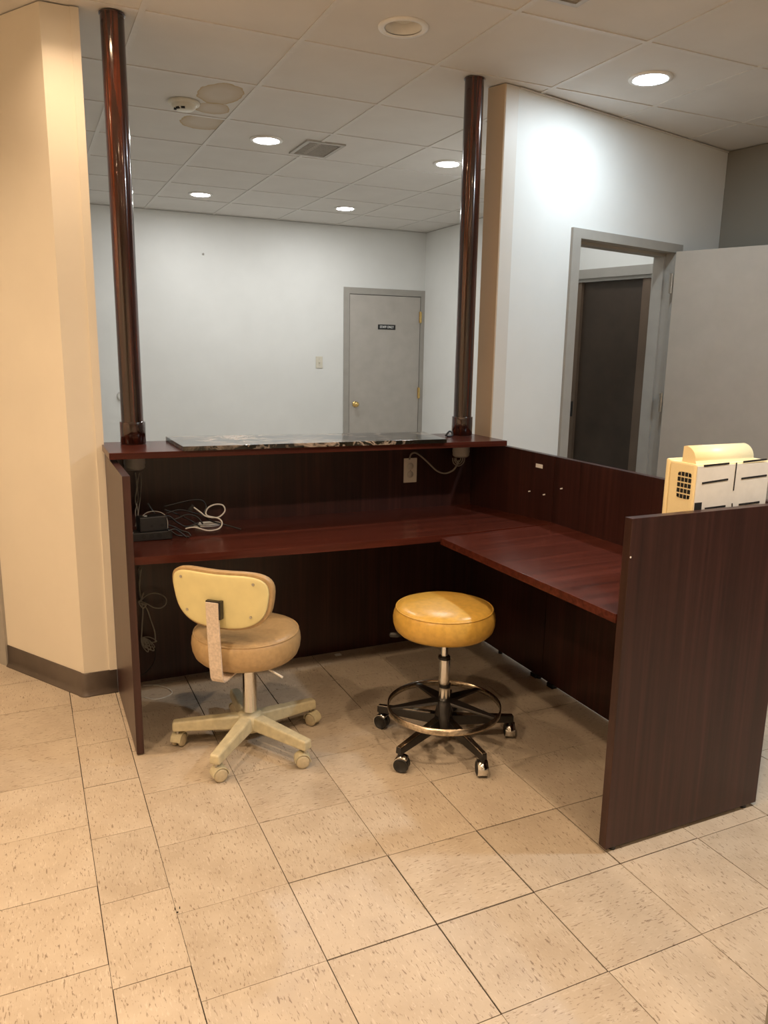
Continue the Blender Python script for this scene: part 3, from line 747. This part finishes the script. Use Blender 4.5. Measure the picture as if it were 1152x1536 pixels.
hang([(211, 902), (218, 894), (228, 890), (240, 891), (249, 898), (248, 907), (240, 912), (230, 911), (221, 906), (212, 902)], 1.478, .0028, M['greycable'], 'round loop of grey wire below the worktop')
hang([(209, 905), (215, 889), (212, 899), (208, 903), (214, 912), (219, 907), (210, 905)], 1.47, .0028, M['greycable'], 'tight knot of grey wire below the worktop')
bm = B()
for k, (ex, ey) in enumerate(((219, 972), (226, 975), (232, 971), (235, 962), (228, 966), (222, 978), (231, 976))):
    wx, wy = (ey - 957) * .16, -(ex - 212) * .16; yy = 1.470 + .003 * k
    tube(bm, [PY(212, 957, yy), PY((212 + ex) / 2 + wx, (957 + ey) / 2 + wy, yy), PY(ex, ey, yy + .003), PY((212 + ex) / 2 - wx, (957 + ey) / 2 - wy, yy + .004)], .0020, 6, 6, True)
tag(obj('wire_bundle', bm, M['greycable']), 'gathered bundle of grey wire hanging low by the end panel', 'wire')
hang([(232, 970), (233, 985), (228, 998), (218, 1009), (212, 1013)], 1.49, .002, M['blackcable'], 'thin dark wire curving from the bundle down to the floor')
fz = .0026
cable([tuple(on_z(214, 1028, fz)), tuple(on_z(235, 1028, fz)), tuple(on_z(252, 1033, fz)), tuple(on_z(258, 1039, fz)), tuple(on_z(250, 1045, fz)), tuple(on_z(232, 1049, fz)), tuple(on_z(216, 1046, fz))], .0024, M['whitecable'], 'pale cord looped on the floor beside the end panel', 'cord')
cable([tuple(on_z(214, 1031, fz)), tuple(on_z(245, 1025, fz)), tuple(on_z(280, 1019, fz))], .0015, M['greycable'], 'thin straight wire on the floor under the desk', 'wire')
tag(obj('paper_scrap', obox(B(), (1.03, 1.475, .006), (1, .1, 0), (-.1, 1, .2), (0, -.2, 1), .016, .010, .0006), M['paper']), 'tiny white paper scrap on the floor under the desk', 'paper')

# ------------------------------------------------------------------ office machine stood on end on the return worktop
X0, X1, Y0, Y1, Z0, Z1 = 1.471, 1.7695, -.206, -.088, .7415, 1.152
ap = thing('office_machine', 'yellowed beige office machine stood on end behind the tall end panel', 'office machine', ((X0 + X1) / 2, (Y0 + Y1) / 2, Z0))
obj('shell', box(B(), X0, X1, Y0 + .002, Y1 - .017, Z0, Z1, .006), M['machine'], ap)
obj('lid', box(B(), X0 - .001, X1, Y1 - .0155, Y1, Z0 + .001, Z1 + .004, .006), M['machine'], ap)
obj('base_plate', box(B(), X0 + .004, X1 - .0002, Y0 - .001, Y0 + .0018, Z0 + .004, Z1 - .006), M['plate'], ap, label='off-white slotted base plate')
bm = B(); prof = [(Y0 + .008, 1.151)]
for k in range(13):
    a = PI / 2 * k / 12; prof.append((Y0 + .052 - .040 * math.cos(a), 1.160 + .040 * math.sin(a)))
prof += [(Y0 + .060, 1.198), (Y0 + .062, 1.151)]
XL, XR = X0 + .006, 1.712
va = [bm.verts.new((XL, y, z)) for y, z in prof]; vb = [bm.verts.new((XR, y, z)) for y, z in prof]
n_ = len(prof)
for k in range(n_):
    f = bm.faces.new((va[k], va[(k + 1) % n_], vb[(k + 1) % n_], vb[k])); f.smooth = 1 <= k <= 12
bm.faces.new(va); bm.faces.new(vb)
obj('roller_hood', bm, M['machine'], ap)
def slot(x0, y0, x1, y1, th):  # painted hole: a proud dark block in place of a shaded recess
    a, b = on_y(x0, y0, Y0 - .0012), on_y(x1, y1, Y0 - .0012)
    d_ = (b - a); L = d_.length; d_.normalize(); up = Vector((0, 1, 0)).cross(d_)
    obj('slot', obox(B(), tuple((a + b) / 2 - Vector((0, 0, 0))), d_, (0, 1, 0), up, L / 2, .0008, th), M['dark'], ap)
for s_ in ((1056, 699, 1094, 695), (1053, 725, 1092, 719), (1115, 693, 1150, 689), (1112, 718, 1150, 713), (1057, 763, 1088, 759), (1108, 757, 1139, 753)): slot(*s_, .0028)
slot(1105, 694, 1100, 736, .002); slot(1098, 755, 1098, 760, .002)
a = on_y(1047, 760, Y0 - .001); obj('notch', box(B(), X0 + .005, X0 + .033, Y0 - .0018, Y0 - .0011, a.z - .03, a.z + .012), M['dark'], ap)
# vent grille cells on the side, dark blocks painted as shaded openings (4 x 5)
for r_ in range(5):
    for c_ in range(4):
        yy = Y0 + .020 + .0135 * c_ + .0; zz = 1.118 - .0165 * r_
        w_ = .0052
        if (r_ in (0, 4)) and (c_ in (0, 3)):
            sy = -1 if c_ == 0 else 1; sz = 1 if r_ == 0 else -1
            pts = [(-w_, -.006), (w_, -.006), (w_, .006), (-w_, .006)]
            pts = [(p[0], p[1]) for p in pts]
            bm = B(); vs = []
            poly = []
            for (py_, pz_) in pts:
                if py_ * sy > 0 and pz_ * sz > 0: poly += [(py_ - sy * .005, pz_), (py_, pz_ - sz * .006)] if (sy * sz > 0) == (True) else [(py_, pz_ - sz * .006), (py_ - sy * .005, pz_)]
                else: poly.append((py_, pz_))
            va = [bm.verts.new((X0 - .0012, yy + p, zz + z_)) for p, z_ in poly]; vb = [bm.verts.new((X0 + .0005, yy + p, zz + z_)) for p, z_ in poly]
            bm.faces.new(va); bm.faces.new(vb)
            for k in range(len(poly)): bm.faces.new((va[k], va[(k + 1) % len(poly)], vb[(k + 1) % len(poly)], vb[k]))
        else: bm = box(B(), X0 - .0012, X0 + .0005, yy - w_, yy + w_, zz - .006, zz + .006)
        obj('vent_cell', bm, M['dark'], ap)

# ------------------------------------------------------------------ casters shared by both seats
def taper_beam(bm, a, b, wa, wb, ha, hb, bev=.006):
    """beam from a to b (top centre line), widths and heights at both ends"""
    a, b = Vector(a), Vector(b); d_ = (b - a).normalized(); s_ = d_.cross(Vector((0, 0, 1))).normalized()
    t = B(); q = []
    for p, w_, h_ in ((a, wa, ha), (b, wb, hb)):
        q.append([t.verts.new(p + s_ * x + Vector((0, 0, zz))) for x, zz in ((-w_ / 2, -h_), (w_ / 2, -h_), (w_ / 2 * .82, 0), (-w_ / 2 * .82, 0))])
    t.faces.new(q[0]); t.faces.new(q[1])
    for k in range(4): t.faces.new((q[0][k], q[0][(k + 1) % 4], q[1][(k + 1) % 4], q[1][k]))
    bmesh.ops.recalc_face_normals(t, faces=t.faces[:])
    if bev: bmesh.ops.bevel(t, geom=t.edges[:], offset=bev, segments=3, profile=.5, affect='EDGES')
    for f in t.faces: f.smooth = False
    merge(bm, t)

# ------------------------------------------------------------------ tan task chair
CH = Vector((.415, .802, 0)); crot = math.radians(47.5 - 90)
chair = thing('task_chair', 'low tan vinyl task chair with yellow plastic back and beige five-star base', 'chair', tuple(CH), crot)
ca = [math.radians(a_) - crot for a_ in (161, 229.5, 300.5, 14, 88)]
bm = B(); lathe(bm, [(0, .052), (.020, .052), (.022, .06), (.046, .066), (.052, .085), (.050, .118), (.036, .134), (.0, .134)], (0, 0, 0), 30); obj('hub', bm, M['base_beige'], chair, True)
for k, a_ in enumerate(ca):
    ux, uy = math.cos(a_), math.sin(a_)
    bm = B(); taper_beam(bm, (ux * .030, uy * .030, .126), (ux * .284, uy * .284, .104), .058, .042, .052, .036, .007); obj('leg', bm, M['base_beige'], chair, True)
    cs_ = empty('caster', (ux * .268, uy * .268, 0)); cs_.parent = chair
    sw_ = (a_ + (1.2, -.75, .85, 1.9, .4)[k]); cs_.rotation_euler = (0, 0, sw_)
    bm = B(); cyl(bm, (0, 0, .045), .006, .026, 12); obj('stem', bm, M['steel'], cs_, True)
    # wheels either side of a rounded hood; wheel axis along local y
    bm = B()
    for s_ in (-1, 1): lathe(bm, [(0, .0), (.020, .0), (.0245, .003), (.0250, .008), (.0235, .013), (.017, .0155), (0, .0160)], (-.010, s_ * .0065, .0252), 24, (0, s_, 0))
    obj('wheels', bm, M['caster'], cs_, True)
    bm = B(); pr = []
    for j in range(13):
        b_ = PI * (-.02 + 1.04 * j / 12); pr.append((-.010 + .0290 * math.cos(b_), .0262 + .0290 * math.sin(b_)))
    inner = [(-.010 + .0262 * math.cos(PI * (-.02 + 1.04 * j / 12)), .0262 + .0262 * math.sin(PI * (-.02 + 1.04 * j / 12))) for j in range(12, -1, -1)]
    poly = pr + inner
    va = [bm.verts.new((x, -.0205, z_)) for x, z_ in poly]; vb = [bm.verts.new((x, .0205, z_)) for x, z_ in poly]; n_ = len(poly)
    for j in range(n_): bm.faces.new((va[j], va[(j + 1) % n_], vb[(j + 1) % n_], vb[j]))
    for j in range(12):
        bm.faces.new((va[j], va[j + 1], va[n_ - 2 - j], va[n_ - 1 - j])); bm.faces.new((vb[j], vb[j + 1], vb[n_ - 2 - j], vb[n_ - 1 - j]))
    obj('hood', bm, M['base_beige'], cs_, True)
bm = B(); cyl(bm, (0, 0, .1345), .026, .205, 28, None, .002); obj('column', bm, M['chrome'], chair, True)
SO = Vector((-.006, -.004))
bm = B(); box(bm, -.07, .07, -.09, .09, .338, .356, .003); obj('seat_plate', bm, M['blackmetal'], chair, True)
bm = B(); lathe(bm, [(0, .356), (.150, .356), (.172, .360), (.186, .374), (.194, .395), (.197, .418), (.195, .440), (.189, .454), (.186, .457), (.180, .463), (.165, .468), (.12, .4685), (.06, .465), (0, .463)], (SO.x, SO.y, 0), 56)
obj('seat', bm, M['tanvinyl'], chair, True)
bm = B(); tube(bm, [(SO.x + .1885 * math.cos(2 * PI * j / 48), SO.y + .1885 * math.sin(2 * PI * j / 48), .4565) for j in range(48)], .0028, 6, 0, True); obj('piping', bm, M['tanvinyl'], chair, True)
# back bar: flat L bar under the seat, up behind the backrest
bw, bt = .0232, .0028
BYB = -.232
path = [(-.10, .347), (-.205, .344), (-.222, .347), (-.231, .360), (-.236, .40), (-.244, .52), (-.249, .634)]
bm = B(); ra = []
for i, (y_, z_) in enumerate(path):
    a_ = Vector(path[max(i - 1, 0)]); b_ = Vector(path[min(i + 1, len(path) - 1)]); d_ = (b_ - a_).normalized(); n2 = Vector((-d_.y, d_.x))
    ra.append([bm.verts.new((sx * bw, y_ + n2.x * o_, z_ + n2.y * o_)) for sx, o_ in ((-1, -bt), (1, -bt), (1, bt), (-1, bt))])
for a_, b_ in zip(ra, ra[1:]):
    for j in range(4): bm.faces.new((a_[j], a_[(j + 1) % 4], b_[(j + 1) % 4], b_[j]))
bm.faces.new(ra[0]); bm.faces.new(ra[-1])
obj('back_bar', bm, M['bar'], chair, True)
# backrest outline
def outl(t, a, b):
    n_ = 3.0; c_, s_ = math.cos(t), math.sin(t)
    x = a * math.copysign(abs(c_) ** (2 / n_), c_); z_ = b * math.copysign(abs(s_) ** (2 / n_), s_)
    x *= 1 + .10 * z_ / b
    if z_ > 0: z_ -= .016 * (1 - (x / a) ** 2) * (z_ / b)
    return x, z_
ZC = .640; YC = -.224; TI = .10
def shell(bm, a, b, thick_back, thick_front, edge, yoff, wrap=1.05):
    """dished pad; -y is the rear side"""
    n_ = 48; S = [0, .35, .6, .8, .92, .98, 1.0]
    def v(x, z_, y): return bm.verts.new((x, YC + yoff + wrap * x * x + y - TI * z_, ZC + z_))
    sides = []
    for sgn, th in ((-1, thick_back), (1, thick_front)):
        rings = []
        for s_ in S:
            y = sgn * (edge + th * math.sqrt(max(0, 1 - s_ ** 5)))
            if s_ == 0: rings.append([v(0, -.008 if sgn else 0, y)])
            else: rings.append([v(*(q * s_ for q in outl(2 * PI * k / n_, a, b)), y) for k in range(n_)])
        sides.append(rings)
        for r0, r1 in zip(rings, rings[1:]):
            for k in range(n_):
                f = bm.faces.new((r0[0], r1[k], r1[(k + 1) % n_])) if len(r0) == 1 else bm.faces.new((r0[k], r1[k], r1[(k + 1) % n_], r0[(k + 1) % n_]))
                f.smooth = True
    a_, b_ = sides[0][-1], sides[1][-1]
    for k in range(n_):
        f = bm.faces.new((a_[k], a_[(k + 1) % n_], b_[(k + 1) % n_], b_[k])); f.smooth = True
bm = B(); shell(bm, .186, .112, .002, .030, .010, .017); back = obj('backrest_cushion', bm, M['tanvinyl'], chair, True)
bm = B(); shell(bm, .176, .103, .004, .0, .003, .0015); pl = obj('backrest_panel', bm, M['yellowplastic'], chair, True, label='pale yellow plastic back panel')
for x, z_ in ((-.135, .062), (.135, .062), (-.120, -.055), (.120, -.055)):
    yy = YC + .0015 + 1.05 * x * x - TI * z_ - .0065
    bm = B(); cyl(bm, (x, yy, ZC + z_), .0048, .0022, 12, (0, -1, 0)); obj('screw', bm, M['steel'], pl, True)
bm = B(); box(bm, -.026, .026, -.246, -.2310, .617, .639, .001); box(bm, .0215, .030, -.248, -.228, .577, .639); obj('back_bracket', bm, M['blackmetal'], chair, True)
bm = B(); tube(bm, [(.05, -.03, .348), (.12, -.075, .346), (.168, -.100, .343), (.185, -.108, .341)], .004, 8, 5); obj('lever', bm, M['whiteplastic'], chair, True)

# ------------------------------------------------------------------ mustard stool
ST = Vector((1.088, .529, 0))
stool = thing('rolling_stool', 'round mustard vinyl rolling stool with chrome column and foot ring', 'stool', tuple(ST))
SS = (-.010, .004)
bm = B(); lathe(bm, [(0, .446), (.150, .446), (.168, .450), (.180, .462), (.187, .482), (.1885, .502), (.186, .520), (.179, .536), (.175, .541), (.169, .546), (.150, .553), (.10, .558), (0, .560)], (*SS, 0), 64); obj('seat', bm, M['mustard'], stool, True)
bm = B(); tube(bm, [(SS[0] + .1775 * math.cos(2 * PI * j / 56), SS[1] + .1775 * math.sin(2 * PI * j / 56), .5405) for j in range(56)], .0024, 6, 0, True); obj('piping', bm, M['mustard'], stool, True)
bm = B(); cyl(bm, (*SS, .434), .075, .0118, 28); obj('seat_plate', bm, M['blackmetal'], stool, True)
bm = B(); tube(bm, [(-.04, .015, .430), (-.12, .05, .430), (-.16, .068, .432)], .004, 8, 4)
lv = obj('lever', bm, M['chrome'], stool, True)
bm = B(); lathe(bm, [(0, 0), (.007, .002), (.010, .02), (.009, .045), (0, .05)], (-.150, .064, .4315), 14, (-.92, .38, .02)); obj('lever_grip', bm, M['black'], lv, True)
ax_, ay_ = SS[0] * .5, SS[1] * .5
bm = B(); cyl(bm, (ax_, ay_, .352), .0135, .082, 24); obj('piston', bm, M['chrome'], stool, True)
bm = B(); cyl(bm, (ax_, ay_, .338), .0225, .014, 24, None, .003); obj('upper_ring', bm, M['blackmetal'], stool, True)
bm = B(); cyl(bm, (ax_ * .6, ay_ * .6, .242), .0205, .096, 28); obj('column', bm, M['chrome'], stool, True)
bm = B(); cyl(bm, (0, 0, .228), .0220, .014, 24, None, .003); obj('lower_ring', bm, M['blackmetal'], stool, True)
bm = B(); cyl(bm, (0, 0, .185), .0215, .043, 28); obj('column_sleeve', bm, M['chrome'], stool, True)
bm = B(); lathe(bm, [(0, .060), (.028, .060), (.034, .07), (.034, .130), (.026, .16), (.024, .186), (0, .186)], (0, 0, 0), 28); obj('hub', bm, M['blackmetal'], stool, True)
ring_r = .213
bm = B(); lathe(bm, [(ring_r, .138), (ring_r, .162), (ring_r - .004, .162), (ring_r - .004, .138), (ring_r, .138)], (0, 0, 0), 72)
obj('foot_ring', bm, M['wornsteel'], stool, True)
sa = [math.radians(a_) for a_ in (206, 272, 346, 56, 129)]
for k, a_ in enumerate(sa):
    ux, uy = math.cos(a_), math.sin(a_)
    bm = B(); taper_beam(bm, (ux * .020, uy * .020, .118), (ux * .276, uy * .276, .092), .040, .026, .040, .026, .003); lg = obj('leg', bm, M['blackmetal'], stool, True)
    bm = B(); taper_beam(bm, (ux * .050, uy * .050, .1162), (ux * .274, uy * .274, .0934), .024, .018, .0012, .0012, 0); obj('leg_strip', bm, M['wornsteel'], lg, True)
    b_ = a_ + math.radians(35); vx, vy = math.cos(b_), math.sin(b_)
    bm = B(); taper_beam(bm, (vx * .02, vy * .02, .180), (vx * .2085, vy * .2085, .156), .058, .024, .010, .008, .002); obj('ring_spoke', bm, M['blackmetal'], stool, True)
    cs_ = empty('caster', (ux * .266, uy * .266, 0)); cs_.parent = stool
    cs_.rotation_euler = (0, 0, (2.45, 4.35, 4.25, 2.0, 2.2)[k])
    bm = B(); cyl(bm, (0, 0, .050), .0085, .0165, 14); obj('stem', bm, M['blackmetal'], cs_, True)
    bm = B()
    for s_ in (-1, 1): lathe(bm, [(0, 0), (.022, 0), (.0265, .003), (.0270, .009), (.0255, .013), (.022, .0142), (.021, .012), (0, .012)], (-.008, s_ * .006, .0272), 26, (0, s_, 0))
    obj('wheels', bm, M['black'], cs_, True)
    bm = B(); n_ = 14; pr = [(-.008 + .0305 * math.cos(PI * (-.22 + .95 * j / n_)), .0275 + .0305 * math.sin(PI * (-.22 + .95 * j / n_))) for j in range(n_ + 1)]
    inn = [(-.008 + .0280 * math.cos(PI * (-.22 + .95 * j / n_)), .0275 + .0280 * math.sin(PI * (-.22 + .95 * j / n_))) for j in range(n_ + 1)]
    q = [[bm.verts.new((x, s_ * .0185, z_)) for x, z_ in pr] for s_ in (-1, 1)]; r_ = [[bm.verts.new((x, s_ * .0185, z_)) for x, z_ in inn] for s_ in (-1, 1)]
    for j in range(n_):
        f = bm.faces.new((q[0][j], q[0][j + 1], q[1][j + 1], q[1][j])); f.smooth = True
        f = bm.faces.new((r_[0][j], r_[1][j], r_[1][j + 1], r_[0][j + 1])); f.smooth = True
        for s_ in (0, 1): bm.faces.new((q[s_][j], q[s_][j + 1], r_[s_][j + 1], r_[s_][j]))
    for j in (0, n_): bm.faces.new((q[0][j], q[1][j], r_[1][j], r_[0][j]))
    obj('hood', bm, M['chrome'], cs_, True)
